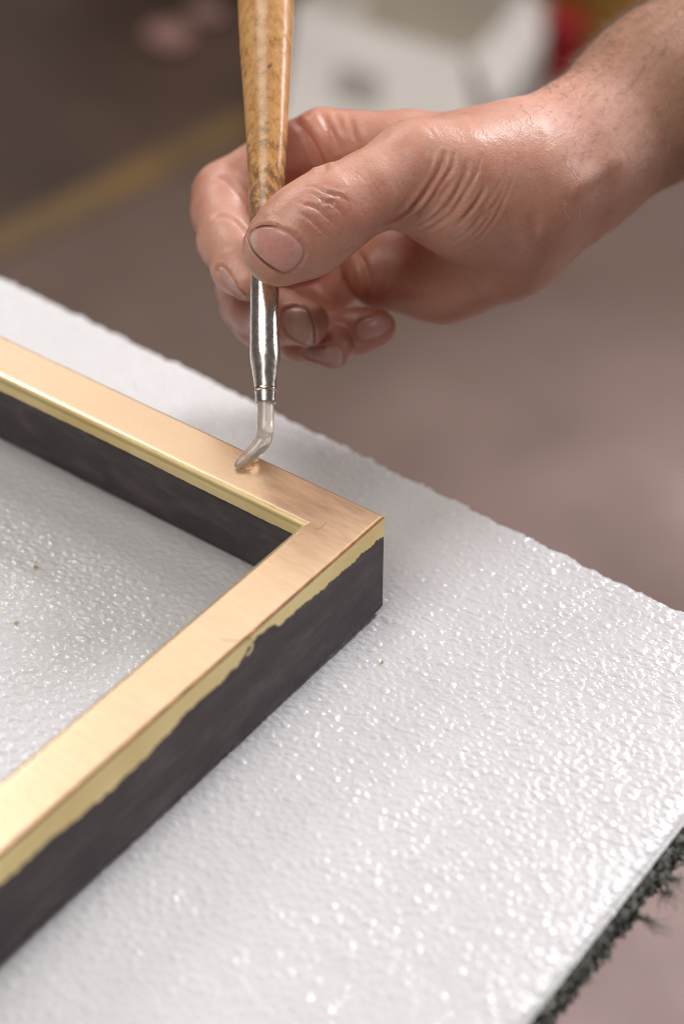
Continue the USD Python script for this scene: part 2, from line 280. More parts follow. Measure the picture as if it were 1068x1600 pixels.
# open white carton with a hand hole
top = FLOOR_Z + 0.14
c0 = on_z(728, 92, top); c1 = on_z(452, 8, top)
ex = (c1 - c0); Lx = np.linalg.norm(ex); ex /= Lx; ey = np.array([-ex[1], ex[0], 0])
if ey @ fw < 0: ey = -ey
def carton():
    ang = math.degrees(math.atan2(ex[1], ex[0]))
    t = thing('carton', 'open white carton with a hand hole standing on the floor behind the hand', 'box')
    W, D, Hh, th = Lx, 0.20, 0.14, 0.006
    B = np.array([c0[0], c0[1], FLOOR_Z])
    def slab(o, u, v, w, m, name):       # a panel from o spanned by u, v, thickness w
        P = np.array([o, o + u, o + u + v, o + v]); P = np.vstack([P, P + w])
        q = np.array([[0, 1, 2, 3], [7, 6, 5, 4], [0, 4, 5, 1], [1, 5, 6, 2], [2, 6, 7, 3], [3, 7, 4, 0]])
        msh = trimesh.Trimesh(P, tri(q)); msh.fix_normals()
        return msh
    Z = np.array([0, 0, Hh]); X = ex * W; Y = ey * D
    # front panel with hand hole made of four pieces
    hx0, hx1, hz0, hz1 = 0.36 * W, 0.66 * W, 0.06, 0.09
    fr = [slab(B, ex * hx0, Z, ey * th, None, ''), slab(B + ex * hx1, ex * (W - hx1), Z, ey * th, None, ''),
          slab(B + ex * hx0, ex * (hx1 - hx0), np.array([0, 0, hz0]), ey * th, None, ''), slab(B + ex * hx0 + [0, 0, hz1], ex * (hx1 - hx0), np.array([0, 0, Hh - hz1]), ey * th, None, '')]
    obj('front_panel', trimesh.util.concatenate(fr), carton_m, t)
    obj('side_panel', slab(B + ey * th, ey * (D - 2 * th), Z, ex * th, None, ''), carton_m, t)
    obj('side_panel', slab(B + ey * th + ex * (W - th), ey * (D - 2 * th), Z, ex * th, None, ''), carton_in, t)
    obj('back_panel', slab(B + ey * (D - th), X, Z, ey * th, None, ''), carton_in, t)
    obj('bottom_panel', slab(B + ex * th + ey * th, ex * (W - 2 * th), ey * (D - 2 * th), np.array([0, 0, th]), None, ''), carton_in, t)
    def flap_on(h0, h1, drop, corners, lift=0.0, thick=0.004):
        """a panel hinged on h0-h1 and sloping outwards; its free corners are where the picture shows them"""
        hd = h1 - h0; out = np.cross(hd, [0, 0, 1.0]); out /= np.linalg.norm(out)
        if out @ fw > 0: out = -out
        dn = out * math.cos(drop) - np.array([0, 0, math.sin(drop)]); nn = np.cross(hd, dn); nn /= np.linalg.norm(nn)
        if nn[2] < 0: nn = -nn
        Q = [eye + ray(x_, y_) * (((h0 + nn * lift - eye) @ nn) / (ray(x_, y_) @ nn)) for x_, y_ in corners]
        return np.array(Q), nn * thick
    def plate(Q, w):
        P = np.vstack([Q, Q + w]); q = np.array([[0, 1, 2, 3], [7, 6, 5, 4], [0, 4, 5, 1], [1, 5, 6, 2], [2, 6, 7, 3], [3, 7, 4, 0]])
        mm = trimesh.Trimesh(P, tri(q)); mm.fix_normals(); return mm
    T0, T1 = B + Z, B + Z + X
    Q, w = flap_on(T0, T1, 0.35, [(728, 94), (462, 12), (425, 235), (770, 330)])
    f1 = obj('flap', plate(Q, w), carton_m, t)
    Q, w = flap_on(T0, T1, 0.35, [(594, 118), (528, 100), (520, 152), (592, 170)], 0.005, 0.0006)
    obj('label', plate(Q, w), label_m, f1)
    Q, w = flap_on(T0 + ex * 0.002, T0 + ex * 0.002 + Y, 0.6, [(733, 94), (826, -20), (846, 60), (772, 180)])
    obj('flap', plate(Q, w), carton_m, t)
carton()
def lathe_obj(prof, seg=32):
    prof = np.array(prof, float)
    P = np.stack([np.zeros(len(prof)), np.zeros(len(prof)), prof[:, 1]], 1)
    a = np.linspace(0, 2 * np.pi, seg, endpoint=False)
    v = np.vstack([np.stack([r * np.cos(a), r * np.sin(a), np.full(seg, z)], 1) for r, z in prof])
    return v, tri(grid_faces(len(prof), seg, True))
p = on_z(872, 122, FLOOR_Z)
t = thing('paint_can', 'small red can on the floor beside the white carton', 'can', p)
obj('can_body', lathe_obj([(0.0001, 0), (0.030, 0), (0.032, 0.004), (0.030, 0.008), (0.030, 0.085), (0.032, 0.089), (0.029, 0.092)]), red_m, t, smooth=40)
obj('lid', lathe_obj([(0.029, 0.0925), (0.026, 0.0925), (0.025, 0.089), (0.0001, 0.089)]), red_m, t, smooth=40)
p = on_z(922, 50, FLOOR_Z)
t = thing('bucket', 'ochre yellow bucket on the floor behind the forearm', 'bucket', p)
obj('bucket_body', lathe_obj([(0.0001, 0), (0.080, 0), (0.084, 0.006), (0.098, 0.17), (0.104, 0.172), (0.104, 0.18), (0.097, 0.18), (0.078, 0.01), (0.0001, 0.01)]), ochre_m, t, smooth=40)
a_ = np.linspace(0, np.pi, 24)
obj('handle', tube(np.stack([0.104 * np.cos(a_), 0.03 * np.sin(a_), 0.165 - 0.08 * np.sin(a_)], 1) * [1, -4, 1], 0.002, 8), dark_m, t, smooth=True)
for (px, py, s, lab) in ((264, 72, 0.037, 'larger pink scrap lying on the dark floor left of the tool handle'), (322, 28, 0.028, 'smaller dull pink scrap lying nearest the tool handle')):
    m = trimesh.creation.icosphere(3, 1.0); v = m.vertices * [s, s * 0.8, s * 0.35]; v = v * (0.8 + 0.5 * meshkit.fbm(v * 60 + px, 3)[:, None]); v[:, 2] -= v[:, 2].min()
    v += on_z(px, py, FLOOR_Z)
    obj('scrap', (v, m.faces), pink_m, smooth=True, label=lab, cat='scrap')
# dark cabinet whose foot shows at the top edge
p = on_z(250, -18, FLOOR_Z); q = on_z(378, 20, FLOOR_Z); e = q - p; e /= np.linalg.norm(e)
t = thing('cabinet', 'dark cabinet whose foot shows beyond the tool handle', 'cabinet', on_z(345, 8, FLOOR_Z) + ray(345, 8) * [1, 1, 0] * 0.25, math.degrees(math.atan2(e[1], e[0])))
obj('plinth', rbox(0.30, 0.34, 0.08, 0.004, (0, 0, 0.04)), dark_m, t)
obj('carcass', rbox(0.32, 0.36, 0.62, 0.006, (0, 0, 0.391)), dark_m, t)
obj('door', rbox(0.30, 0.018, 0.58, 0.004, (0, -0.190, 0.391)), dark_m, t)
obj('handle', rbox(0.012, 0.02, 0.12, 0.004, (0.11, -0.2095, 0.45)), steel, t)

# ------------------------------------------------------------------ foam sheet, blanket and bench
TH = 0.0016
pa, pb = on_z(560, 704, 0), on_z(1068, 956, 0)
pc, pd = on_z(0, 430, 0), on_z(480, 663, 0)
ea = (pb - pc); ea /= np.linalg.norm(ea)              # along the far edge
r0, r1 = on_z(1068, 1284, 0), on_z(822, 1600, 0)
eb = (r1 - r0); eb /= np.linalg.norm(eb)              # along the right edge, towards the camera
A = np.array([ea[:2], -eb[:2]]).T
s_, t_ = np.linalg.solve(A, (r0 - pb)[:2]); corner = pb + ea * s_
print('foam corner', corner, px_of(corner))
def foam_height(X, Y):
    c, s = math.cos(-0.28), math.sin(-0.28)
    u, v = c * X + s * Y, -s * X + c * Y
    h = np.zeros_like(X)
    P3 = np.stack([X, Y, 0 * X], -1)
    wob = (meshkit.noise(P3 * 260, 3) - 0.5) * 0.0012
    for k, (cu_, cv_, amp) in enumerate(((0.0031, 0.0019, 0.00033), (0.0014, 0.0009, 0.00009))):
        r = np.random.default_rng(20 + k)
        U, V = (u + wob) / cu_, (v + wob) / cv_
        lo = np.floor([U.min(), V.min()]) - 2; hi = np.ceil([U.max(), V.max()]) + 2
        gx, gy = np.meshgrid(np.arange(lo[0], hi[0]), np.arange(lo[1], hi[1]), indexing='ij')
        pts = np.stack([gx, gy], -1).reshape(-1, 2) + r.uniform(0, 1, (gx.size, 2))
        rad = r.uniform(0.5, 1.25, len(pts))
        dd, ii = cKDTree(pts).query(np.stack([U, V], -1).reshape(-1, 2), k=2, workers=-1)
        ed = (dd[:, 1] - dd[:, 0])
        b_ = np.minimum(ed, 0.8) / 0.8
        h += (amp * rad[ii[:, 0]] * np.sin(b_ * np.pi / 2)).reshape(X.shape)
    h += 0.0007 * (meshkit.fbm(P3 * 32, 3, 5) - 0.5) + 0.0003 * (meshkit.fbm(P3 * 110, 2, 9) - 0.5)
    return h - 0.0003
# the sheet: parameters i along -ea from the corner, j along eb
LA, LB = 0.58, 0.46
step = 0.00048
na, nb = int(0.47 / step), int(0.40 / step)
ua = np.r_[np.arange(na) * step, np.linspace(0.47, LA, 60)[1:]]; ub = np.r_[np.arange(nb) * step, np.linspace(0.40, LB, 30)[1:]]
I, J = np.meshgrid(ua, ub, indexing='ij')
Xg = corner[0] - ea[0] * I + eb[0] * J; Yg = corner[1] - ea[1] * I + eb[1] * J
Zg = foam_height(Xg, Yg)
# ragged, slightly thicker cut edge
edge = np.minimum(I, J)
rag = 0.0011 * (meshkit.fbm(np.stack([I * 300, J * 300, 0 * I], -1), 4, 2) - 0.5) * np.exp(-edge / 0.0012)
far = np.exp(-J / 0.0016)
Xg -= eb[0] * rag * 3 * far; Yg -= eb[1] * rag * 3 * far
Zg += 0.0012 * (meshkit.fbm(np.stack([I * 420, J * 420, 0 * I], -1), 3, 6) - 0.35) * np.exp(-J / 0.003) - 0.0012 * np.exp(-edge / 0.0006) - 0.0007 * np.exp(-I / 0.0022)
Zg = np.maximum(Zg, -TH + 0.0002)
topv = np.stack([Xg, Yg, Zg], -1).reshape(-1, 3)
nA, nB = len(ua), len(ub)
q = grid_faces(nA, nB)
idx = np.arange(nA * nB).reshape(nA, nB)
loop = np.r_[idx[:, 0], idx[-1, 1:], idx[-2::-1, -1], idx[0, -2:0:-1]]
low = topv[loop].copy(); low[:, 2] = -TH
k = len(topv); m_ = len(loop); kk = np.arange(m_); k2 = (kk + 1) % m_
skirt = np.stack([loop[k2], loop[kk], k + kk, k + k2], 1)
cn = k + m_
fv = np.vstack([topv, low, low.mean(0)])
ff = np.vstack([tri(q), tri(skirt), np.stack([np.full(m_, cn), k + k2, k + kk], 1)])
tn = np.cross(topv[q[0, 1]] - topv[q[0, 0]], topv[q[0, 2]] - topv[q[0, 0]])
if tn[2] < 0: ff = ff[:, ::-1]
obj('foam_sheet', (fv, ff), foam, smooth=True, label='white bumpy packing foam sheet spread under the gilded frame', cat='foam sheet')

# woollen blanket under the foam: slab of loops showing at the right edge
bt = 0.0125
bl = thing('blanket', 'grey green woollen blanket with frayed edge under the white foam', 'blanket')
def slab_under(off, z0, z1):
    o = corner + ea * off - eb * off
    P = np.array([o, o - ea * (LA + off), o - ea * (LA + off) + eb * (LB + off), o + eb * (LB + off)])
    lo, hi = P.copy(), P.copy(); lo[:, 2] = z0; hi[:, 2] = z1
    v = np.vstack([lo, hi]); qq = np.array([[0, 1, 2, 3], [7, 6, 5, 4], [0, 4, 5, 1], [1, 5, 6, 2], [2, 6, 7, 3], [3, 7, 4, 0]])
    mm = trimesh.Trimesh(v, tri(qq), process=False); mm.fix_normals(); return mm
obj('base_cloth', slab_under(-0.0012, -TH - bt + 0.001, -TH - 0.0012), wool, bl)
loops = []
for i in range(4200):
    s = rng.uniform(0.0, 0.30); zc = -TH - 0.0010 - rng.uniform(0, 1) * (bt - 0.002)
    c = corner + eb * s + ea * (-0.0008 + 0.0010 * rng.normal()); c[2] = zc
    th = np.linspace(0, rng.uniform(3.6, 6.0), 9) + rng.uniform(0, 6)
    R = rng.uniform(0.0006, 0.0013)
    e1 = eb * math.cos(rng.uniform(-.6, .6)) + np.array([0, 0, rng.normal() * 0.3]); e2 = np.array([0, 0, 1.0]) + ea * rng.normal() * 0.8
    P = c + R * (np.cos(th)[:, None] * e1 + np.sin(th)[:, None] * e2 * 0.8) + ea * (np.sin(th * 1.3)[:, None] * 0.0007)
    P[:, 2] = np.minimum(P[:, 2], -TH - 0.0006)
    loops.append(tube(P, rng.uniform(0.00022, 0.0004), 5))
obj('wool_loop', join(loops), wool, bl, smooth=True, kind='stuff')
def fibre_curves(name, starts, parent, width, mm, label=None):
    bc = UsdGeom.BasisCurves.Define(stage, numbered(str(parent.GetPath()), name))
    bc.CreateTypeAttr('linear'); bc.CreateCurveVertexCountsAttr(Vt.IntArray([len(c) for c in starts]))
    pts = np.vstack(starts).astype(np.float32); bc.CreatePointsAttr(Vt.Vec3fArray.FromNumpy(pts))
    w = np.concatenate([np.linspace(1, 0.35, len(c)) for c in starts]) * width
    bc.CreateWidthsAttr(Vt.FloatArray.FromNumpy(w.astype(np.float32))); bc.SetWidthsInterpolation('vertex')
    UsdShade.MaterialBindingAPI.Apply(bc.GetPrim()).Bind(mm); tag(bc.GetPrim(), label, kind='stuff')
    return bc
fz = []
for i in range(900):
    s = rng.uniform(0.0, 0.30); c = corner + eb * s + ea * (-0.0015); c[2] = -TH - rng.uniform(0.001, bt)
    dirv = ea * rng.uniform(0.2, 1) + eb * rng.normal() * 0.8 + np.array([0, 0, rng.normal() * 0.7 - 0.3]); L = rng.uniform(0.001, 0.0032)
    tt = np.linspace(0, 1, 5)[:, None]
    fz.append(c + dirv * L * tt + rng.normal(size=3) * 0.0010 * tt ** 2 + np.array([0, 0, -0.0008]) * tt ** 2)
fibre_curves('fuzz', fz, bl, 0.00007, wool)
def fray(px0, py0, px1, py1, n, spread, w):
    p0, p1 = on_z(px0, py0, -TH - bt * 0.6), None
    dd = np.linalg.norm((p0 - eye) @ fw); p1 = at(px1, py1, dd + 0.004); out = []
    for i in range(n):
        tt = np.linspace(0, 1, 14)[:, None]
        P = p0 + (p1 - p0) * tt * rng.uniform(0.6, 1.1) + cr * 0.0012 * np.sin(tt * 5 + rng.uniform(0, 6)) + rng.normal(size=3) * spread * tt ** 1.6 + rng.normal(size=3) * spread * 0.2
        out.append(P)
    return out
fr = fray(1000, 1432, 1044, 1458, 46, 0.0016, 0) + fray(1040, 1390, 1052, 1412, 40, 0.0022, 0) + fray(1050, 1372, 1062, 1382, 40, 0.002, 0)
fibre_curves('frayed_thread', fr, bl, 0.00011, wool, label='frayed tuft of thread hanging from blanket edge')

t = thing('workbench', 'workbench under the blanket', 'workbench')
obj('table_top', slab_under(-0.03, -TH - bt - 0.04, -TH - bt), bench_m, t)
for (i, j) in ((0.10, 0.10), (0.48, 0.10), (0.10, 0.40), (0.48, 0.40)):
    o = corner - ea * i + eb * j; h = -TH - bt - 0.04 - FLOOR_Z
    obj('leg', rbox(0.05, 0.05, h, 0.003, (o[0], o[1], FLOOR_Z + h / 2)), bench_m, t)

# ------------------------------------------------------------------ gilded frame corner
W = 0.0130                                            # flat of the top face
RI = 0.0022                                           # rounding of the inner edge
UI = W + RI
def rail_mesh(prof, p0, d, inn, L, n=240, t0=0.0, t1=1.0, closed=True, jitter=None, uz=None):
    """prof: (u inward from outer edge, z); mitred at both ends. uz(s) may return the profile for each station."""
    rows = []
    ts = np.linspace(t0, t1, n)
    for tt in ts:
        pr = np.array(prof if uz is None else uz(tt), float)
        u, z = pr[:, 0], pr[:, 1]
        s = u + tt * (L - 2 * u)
        P = np.array(p0) + np.outer(s, d) + np.outer(u, inn); P[:, 2] = z
        rows.append(P)
    v = np.vstack(rows); m = len(prof if uz is None else uz(t0))
    f = tri(grid_faces(n, m, closed))
    if closed:
        ids0, ids1 = np.arange(m), np.arange(m) + (n - 1) * m
        c0_, c1_ = v[ids0].mean(0), v[ids1].mean(0)
        k = len(v); v = np.vstack([v, c0_, c1_]); j = np.arange(m); j2 = (j + 1) % m
        f = np.vstack([f, np.stack([np.full(m, k), ids0[j2], ids0[j]], 1), np.stack([np.full(m, k + 1), ids1[j], ids1[j2]], 1)])
    mm = trimesh.Trimesh(v, f, process=False)
    if closed: mm.fix_normals()
    return mm
def arc(cx_, cz_, r, a0, a1, n): a = np.radians(np.linspace(a0, a1, n)); return [(cx_ + r * math.cos(x), cz_ + r * math.sin(x)) for x in a]
RO = 0.0007
wood_prof = [(0.0013, 0.0004), (0.0004, 0.0012), (0.0, 0.0022)] + arc(RO, FH - RO, RO, 180, 90, 5) + arc(W, FH - RI, RI, 90, 0, 8) + [(UI, FH - 0.0052), (UI - 0.0004, FH - 0.0056), (0.0064, 0.0004)]
G = 0.00012                                           # the leaf stands this much proud of the bole
fr_ = thing('picture_frame', 'water gilded picture frame corner with burnished gold top and dark bare sides', 'picture frame')
LX, LY = 0.50, 0.42
EX, EY = np.array([1.0, 0, 0]), np.array([0, 1.0, 0])
rails = [('back', np.array([-LX, 0, 0]), EX, -EY, LX), ('side', np.array([0, 0, 0]), -EY, -EX, LY), ('front', np.array([0, -LY, 0]), -EX, EY, LX), ('far', np.array([-LX, -LY, 0]), EY, EX, LY)]
# depth of the leaf down the outer side of the side rail, read along its length (metres from the corner)
pts = [((600, 826), (599, 836)), ((560, 850), (560, 869)), ((520, 885), (522, 905)), ((470, 925), (470, 948)), ((433, 957), (433, 980)), ((424, 965), (425, 977)), ((400, 985), (402, 994)), ((385, 998), (386, 1013)), ((372, 1010), (371, 1040)),
       ((310, 1062), (309, 1096)), ((240, 1122), (238, 1170)), ((228, 1132), (228, 1182)), ((150, 1203), (150, 1255)), ((95, 1252), (92, 1303)), ((85, 1262), (78, 1312)), ((40, 1300), (40, 1346)), ((0, 1335), (0, 1382)), ((-60, 1390), (-60, 1436))]
ss, zz = [], []
for _, (x_, y_) in pts:
    P = on_x(x_, y_, 0.0); ss.append(-P[1]); zz.append(FH - P[2])
print('leaf depth', np.round(ss, 4), np.round(zz, 4))
def ragged(s, seed): return 0.0016 * (meshkit.fbm(np.array([[s * 500, 0.3, seed]]), 4, seed)[0] - 0.5) + 0.0011 * (meshkit.noise(np.array([[s * 2600, 0.3, seed]]), seed)[0] - 0.5) + 0.0011 * (math.floor(meshkit.noise(np.array([[s * 260, 0.7, seed]]), seed + 3)[0] * 4) / 4 - 0.4)
for i, (nm, p0, d, inn, L) in enumerate(rails):
    rail = obj('rail', rail_mesh(wood_prof, p0, d, inn, L), bole, fr_, smooth=35)
    def outer_depth(tt):
        s = tt * L
        if nm == 'side': return max(0.0012, np.interp(s, ss, zz) + 0.75 * ragged(s, 3))
        if nm == 'back': s = L - s
        return 0.0055 + ragged(s, 5) * 1.5
    def inner_depth(tt):
        return 0.0042 + 0.14 * ragged(tt * L, 8) + (0.0002 * math.sin(tt * L * 55))
    def leaf_top(tt):
        return [(u_, z_) for u_, z_ in arc(RO, FH - RO, RO + G, 100, 90, 3)] + [(x_, FH + G) for x_ in np.linspace(0.002, W - 0.001, 5)] + arc(W, FH - RI, RI + G, 90, 62, 4)
    def leaf_out(tt):
        o = outer_depth(tt)
        return [(-G, FH - o), (-G, FH - o * 0.6), (-G, FH - o * 0.3), (-G, FH - RO)] + arc(RO, FH - RO, RO + G, 180, 165, 3)[1:]
    def leaf_worn(tt): return arc(RO, FH - RO, RO + G, 165, 100, 7)
    def leaf_in(tt):
        o = inner_depth(tt)
        return arc(W, FH - RI, RI + G, 62, 0, 7) + [(UI + G, FH - RI - (o - RI) * 0.5), (UI + G, FH - o)]
    N = 1500
    obj('gold_face', rail_mesh(None, p0, d, inn, L, N // 3, closed=False, uz=leaf_top), gold, rail, smooth=True)
    obj('worn_edge', rail_mesh(None, p0, d, inn, L, N // 3, closed=False, uz=leaf_worn), worn_gold, rail, smooth=True)
    obj('outer_gold_edge', rail_mesh(None, p0, d, inn, L, N, closed=False, uz=leaf_out), gold_side, rail, smooth=True)
    obj('inner_gold_edge', rail_mesh(None, p0, d, inn, L, N, closed=False, uz=leaf_in), gold_side, rail, smooth=True)
scr = []
def scratch(pxs, r, z=FH + G + 0.00002):
    P = np.array([on_z(x_, y_, z) for x_, y_ in pxs]); return tube(catmull(P, 16), np.r_[0.00003, np.full(14, r), 0.00003], 6)
scratch_m = plain('exposed_bole_scratch', (0.22, 0.11, 0.05), 0.6, 200)
obj('scratch', scratch([(489, 824), (493, 827), (499, 826), (506, 820), (510, 816)], 0.00005), scratch_m, fr_, smooth=True)
obj('scratch', scratch([(346, 1000), (355, 1000), (364, 1002), (372, 1000)], 0.00006), scratch_m, fr_, smooth=True)
curl = [on_x(x_, y_, G + o) for x_, y_, o in ((392, 994, 0.0002), (394, 1004, 0.0006), (393, 1014, 0.0012), (388, 1022, 0.0016), (384, 1023, 0.0022))]
obj('peeling_leaf', tube(catmull(np.array(curl), 18), np.linspace(0.00022, 0.00008, 18), 6), gold_side, fr_, smooth=True)
for (px, py, s, lab) in ((55, 885, 0.0007, 'gold leaf fleck on the foam inside the frame, nearer the back rail'), (25, 972, 0.0006, 'gold leaf fleck on the foam inside the frame, farther from the back rail'), (596, 1034, 0.0004, 'gold leaf fleck on the foam outside the frame below its corner')):
    P = on_z(px, py, 0.0004); th = np.linspace(0, 2 * np.pi, 9)[:-1]; rr = s * rng.uniform(0.6, 1.2, 8)
    v = np.stack([P[0] + rr * np.cos(th), P[1] + 1.3 * rr * np.sin(th), P[2] + 0.0003 * rng.normal(size=8)], 1); v = np.vstack([v, P + [0, 0, 0.0004]])
    v2 = v - [0, 0, 0.0001]; j = np.arange(8); j2 = (j + 1) % 8
    f = np.vstack([np.stack([np.full(8, 8), j, j2], 1), np.stack([np.full(8, 17), 9 + j2, 9 + j], 1), np.stack([j, 9 + j, j2], 1), np.stack([j2, 9 + j, 9 + j2], 1)])
    obj('gold_leaf_fleck', (np.vstack([v, v2]), f), gold_side, label=lab, cat='gold fleck', group='gold leaf flecks fallen on the foam')

# ------------------------------------------------------------------ agate burnisher
tip = on_z(371, 727, FH + 0.00118); dt = (tip - eye) @ fw
foot1 = on_z(380, 719, FH + 0.0016); foot2 = on_z(392, 709, FH + 0.0027)
d2 = (foot2 - eye) @ fw
print('tip depth', dt, 'foot', d2)
D640, D0_ = d2 + 0.0015, d2 + 0.022
def tool_d(y): return D640 + (D0_ - D640) * (640 - y) / 640.0
stone_px = [(416, 600, 13, tool_d(600)), (415, 632, 13, tool_d(632)), (414.5, 660, 13.2, tool_d(660)), (413.5, 676, 13.4, tool_d(676)), (411.5, 686, 13.6, d2 + 0.0009), (404, 697.5, 13.0, d2 + 0.0005), (392, 709, 11, d2), (380, 719.5, 9, (foot1 - eye) @ fw), (374, 724.5, 7.4, dt + 0.0003), (370.3, 727.4, 5.6, dt), (367.8, 729.4, 3.4, dt - 0.0002), (366.6, 730.3, 0.5, dt - 0.0003)]
S = np.array([np.r_[at(x_, y_, d_), r_ * d_ / FPX] for x_, y_, r_, d_ in stone_px])
S = catmull(S, 90)
tl = thing('burnisher', 'agate burnisher with spotted varnished wood handle held against the gold', 'burnisher', tip)
def tool_part(name, P, R, m, seg=48, parent=tl, **kw):
    v, f = tube(P, R, seg); return obj(name, (v - tip, f), m, parent, smooth=kw.get('smooth', 40)), v
tool_part('agate_stone', S[:, :3], S[:, 3], agate, smooth=True)
ax0, ax1 = at(415.3, 628, tool_d(628)), at(413.5, 432, tool_d(432))
def axis_pts(rows):
    P = np.array([at(x_, y_, tool_d(y_)) for y_, x_, r_ in rows]); R = np.array([r_ * tool_d(y_) / FPX for y_, x_, r_ in rows]); return P, R
fer = [(629, 415, 13.2), (630, 415, 15.8), (627, 415, 16.4), (618, 415, 16.6), (600, 415, 18.0), (575, 414.5, 21.4), (561, 414, 23.4), (550, 414, 23.8), (535, 413.5, 23.4), (480, 413, 22.6), (430, 413, 22.8), (405, 413, 23.2), (398, 413, 23.4)]
P, R = axis_pts(fer); tool_part('ferrule', P, R, steel, smooth=30)
P, R = axis_pts([(612, 415, 17.2), (609, 415, 17.7), (606, 415, 17.5)]); tool_part('ferrule_ring', P, R, steel, smooth=True)
han = [(400, 413.5, 23.0), (398, 413.5, 24.6), (380, 414, 25.0), (340, 415, 26.0), (300, 415.5, 27.6), (250, 416, 30.0), (200, 416.3, 33.0), (150, 416, 36.0), (110, 415.5, 38.6), (96, 415.3, 39.6), (90, 415.3, 39.2), (84, 415.2, 40.2), (66, 415.2, 41.0), (62, 415.2, 40.6), (58, 415.2, 41.4), (20, 415, 43.2), (0, 415, 43.8), (-60, 415, 45), (-140, 415, 43), (-220, 415, 36), (-270, 415, 26), (-295, 415, 14), (-302, 415, 1)]
P, R = axis_pts(han); PR = catmull(np.c_[P, R], 160)
hp, hv = tool_part('handle', PR[:, :3], PR[:, 3], wood, seg=64, smooth=True)
yy = px_of(hv)[:, 1]
wear = -0.16 + np.interp(yy, [-200, 0, 90, 180, 250, 330, 400], [0.05, 0.15, 0.32, 0.30, 0.55, 0.72, 0.6]) + 0.2 * (meshkit.fbm(hv * 260, 3, 4) - 0.5)
primvar(hp, 'wear', wear)

# ------------------------------------------------------------------ the hand and forearm
def J(x_, y_, d_, r_):
    d_ = min(d_, TD + 0.8 * (d_ - TD)) if d_ > TD else d_
    return np.r_[at(x_, y_, d_), r_ * d_ / FPX]
class Field:
    def __init__(s): s.cones = []
    def add(s, group, *js):
        for a_, b_ in zip(js[:-1], js[1:]): s.cones.append((group, a_, b_))
F = Field()
# d: view distances in metres
TD = tool_d(420)
thumb = [J(424, 396, TD - 0.0135, 42), J(447, 378, TD - 0.0135, 58), J(480, 350, TD - 0.012, 62), J(520, 328, TD - 0.010, 63), J(575, 300, TD - 0.006, 60), J(650, 262, TD + 0.000, 64)]
F.add('thumb', *thumb)
F.add('thumb', J(440, 392, TD - 0.0125, 50), J(480, 372, TD - 0.009, 55), J(515, 350, TD - 0.006, 52))
F.add('thenar', J(650, 255, TD + 0.000, 62), J(720, 275, TD + 0.004, 76), J(810, 285, TD + 0.012, 92))
F.add('thenar', J(640, 300, TD + 0.006, 55), J(720, 320, TD + 0.010, 66), J(810, 320, TD + 0.016, 84))
# metacarpals
i_mcp = J(505, 222, TD + 0.034, 52)
F.add('palm', i_mcp, J(640, 228, TD + 0.026, 50), J(790, 240, TD + 0.016, 66))
F.add('palm', J(525, 270, TD + 0.048, 55), J(800, 285, TD + 0.030, 70))
F.add('palm', J(550, 335, TD + 0.056, 55), J(820, 330, TD + 0.036, 70))
F.add('palm', J(580, 400, TD + 0.060, 52), J(700, 420, TD + 0.050, 66), J(800, 375, TD + 0.036, 82))
F.add('palm', J(600, 425, TD + 0.048, 60), J(690, 430, TD + 0.044, 66), J(780, 395, TD + 0.034, 78))
# forearm
F.add('arm', J(800, 290, TD + 0.022, 104), J(880, 256, TD + 0.030, 104), J(1030, 146, TD + 0.052, 116), J(1205, 14, TD + 0.080, 126), J(1420, -150, TD + 0.110, 145))
F.add('arm', J(820, 300, TD + 0.036, 90), J(890, 264, TD + 0.046, 94), J(1032, 154, TD + 0.068, 104), J(1210, 22, TD + 0.094, 114), J(1430, -145, TD + 0.125, 135))
# fingers
F.add('index', i_mcp, J(440, 250, TD + 0.046, 52), J(352, 303, TD + 0.052, 50), J(350, 330, TD + 0.044, 50))
F.add('index', J(350, 330, TD + 0.044, 50), J(356, 378, TD + 0.028, 45), J(372, 420, TD + 0.013, 40), J(384, 440, TD + 0.008, 29))
F.add('middle', J(530, 280, TD + 0.050, 50), J(420, 390, TD + 0.062, 50), J(385, 450, TD + 0.058, 46), J(398, 478, TD + 0.040, 43), J(440, 494, TD + 0.025, 41), J(478, 504, TD + 0.018, 36))
F.add('ring', J(550, 340, TD + 0.056, 48), J(430, 440, TD + 0.070, 46), J(388, 476, TD + 0.066, 42), J(402, 500, TD + 0.050, 39), J(470, 527, TD + 0.036, 37), J(517, 540, TD + 0.030, 34))
F.add('little', J(580, 400, TD + 0.060, 42), J(490, 470, TD + 0.072, 40), J(470, 496, TD + 0.060, 37), J(510, 512, TD + 0.046, 35), J(560, 516, TD + 0.037, 34), J(586, 511, TD + 0.033, 31))
KG = {'thumb': 0.004, 'thenar': 0.010, 'palm': 0.006, 'arm': 0.010, 'index': 0.0025, 'middle': 0.0025, 'ring': 0.0025, 'little': 0.0025}
def smin(a_, b_, k):
    h = np.clip(k - np.abs(a_ - b_), 0, None) / k
    return np.minimum(a_, b_) - h * h * k * 0.25
def cone_d(P, a_, b_):
    ab = b_[:3] - a_[:3]; L2 = ab @ ab
    t = np.clip(((P - a_[:3]) @ ab) / L2, 0, 1)
    return np.linalg.norm(P - a_[:3] - t[:, None] * ab, axis=1) - (a_[3] + t * (b_[3] - a_[3]))
def sdf(P):
    gd = {}
    for g_, a_, b_ in F.cones:
        d_ = cone_d(P, a_, b_)
        gd[g_] = d_ if g_ not in gd else smin(gd[g_], d_, KG[g_])
    o = smin(gd['palm'], gd['arm'], 0.013)
    o = smin(o, gd['thenar'], 0.009)
    o = smin(o, gd['thumb'], 0.007)
    for f_ in ('index', 'middle', 'ring', 'little'): o = smin(o, gd[f_], 0.0012)
    return o
allj = np.array([j_ for _, a_, b_ in F.cones for j_ in (a_, b_)])
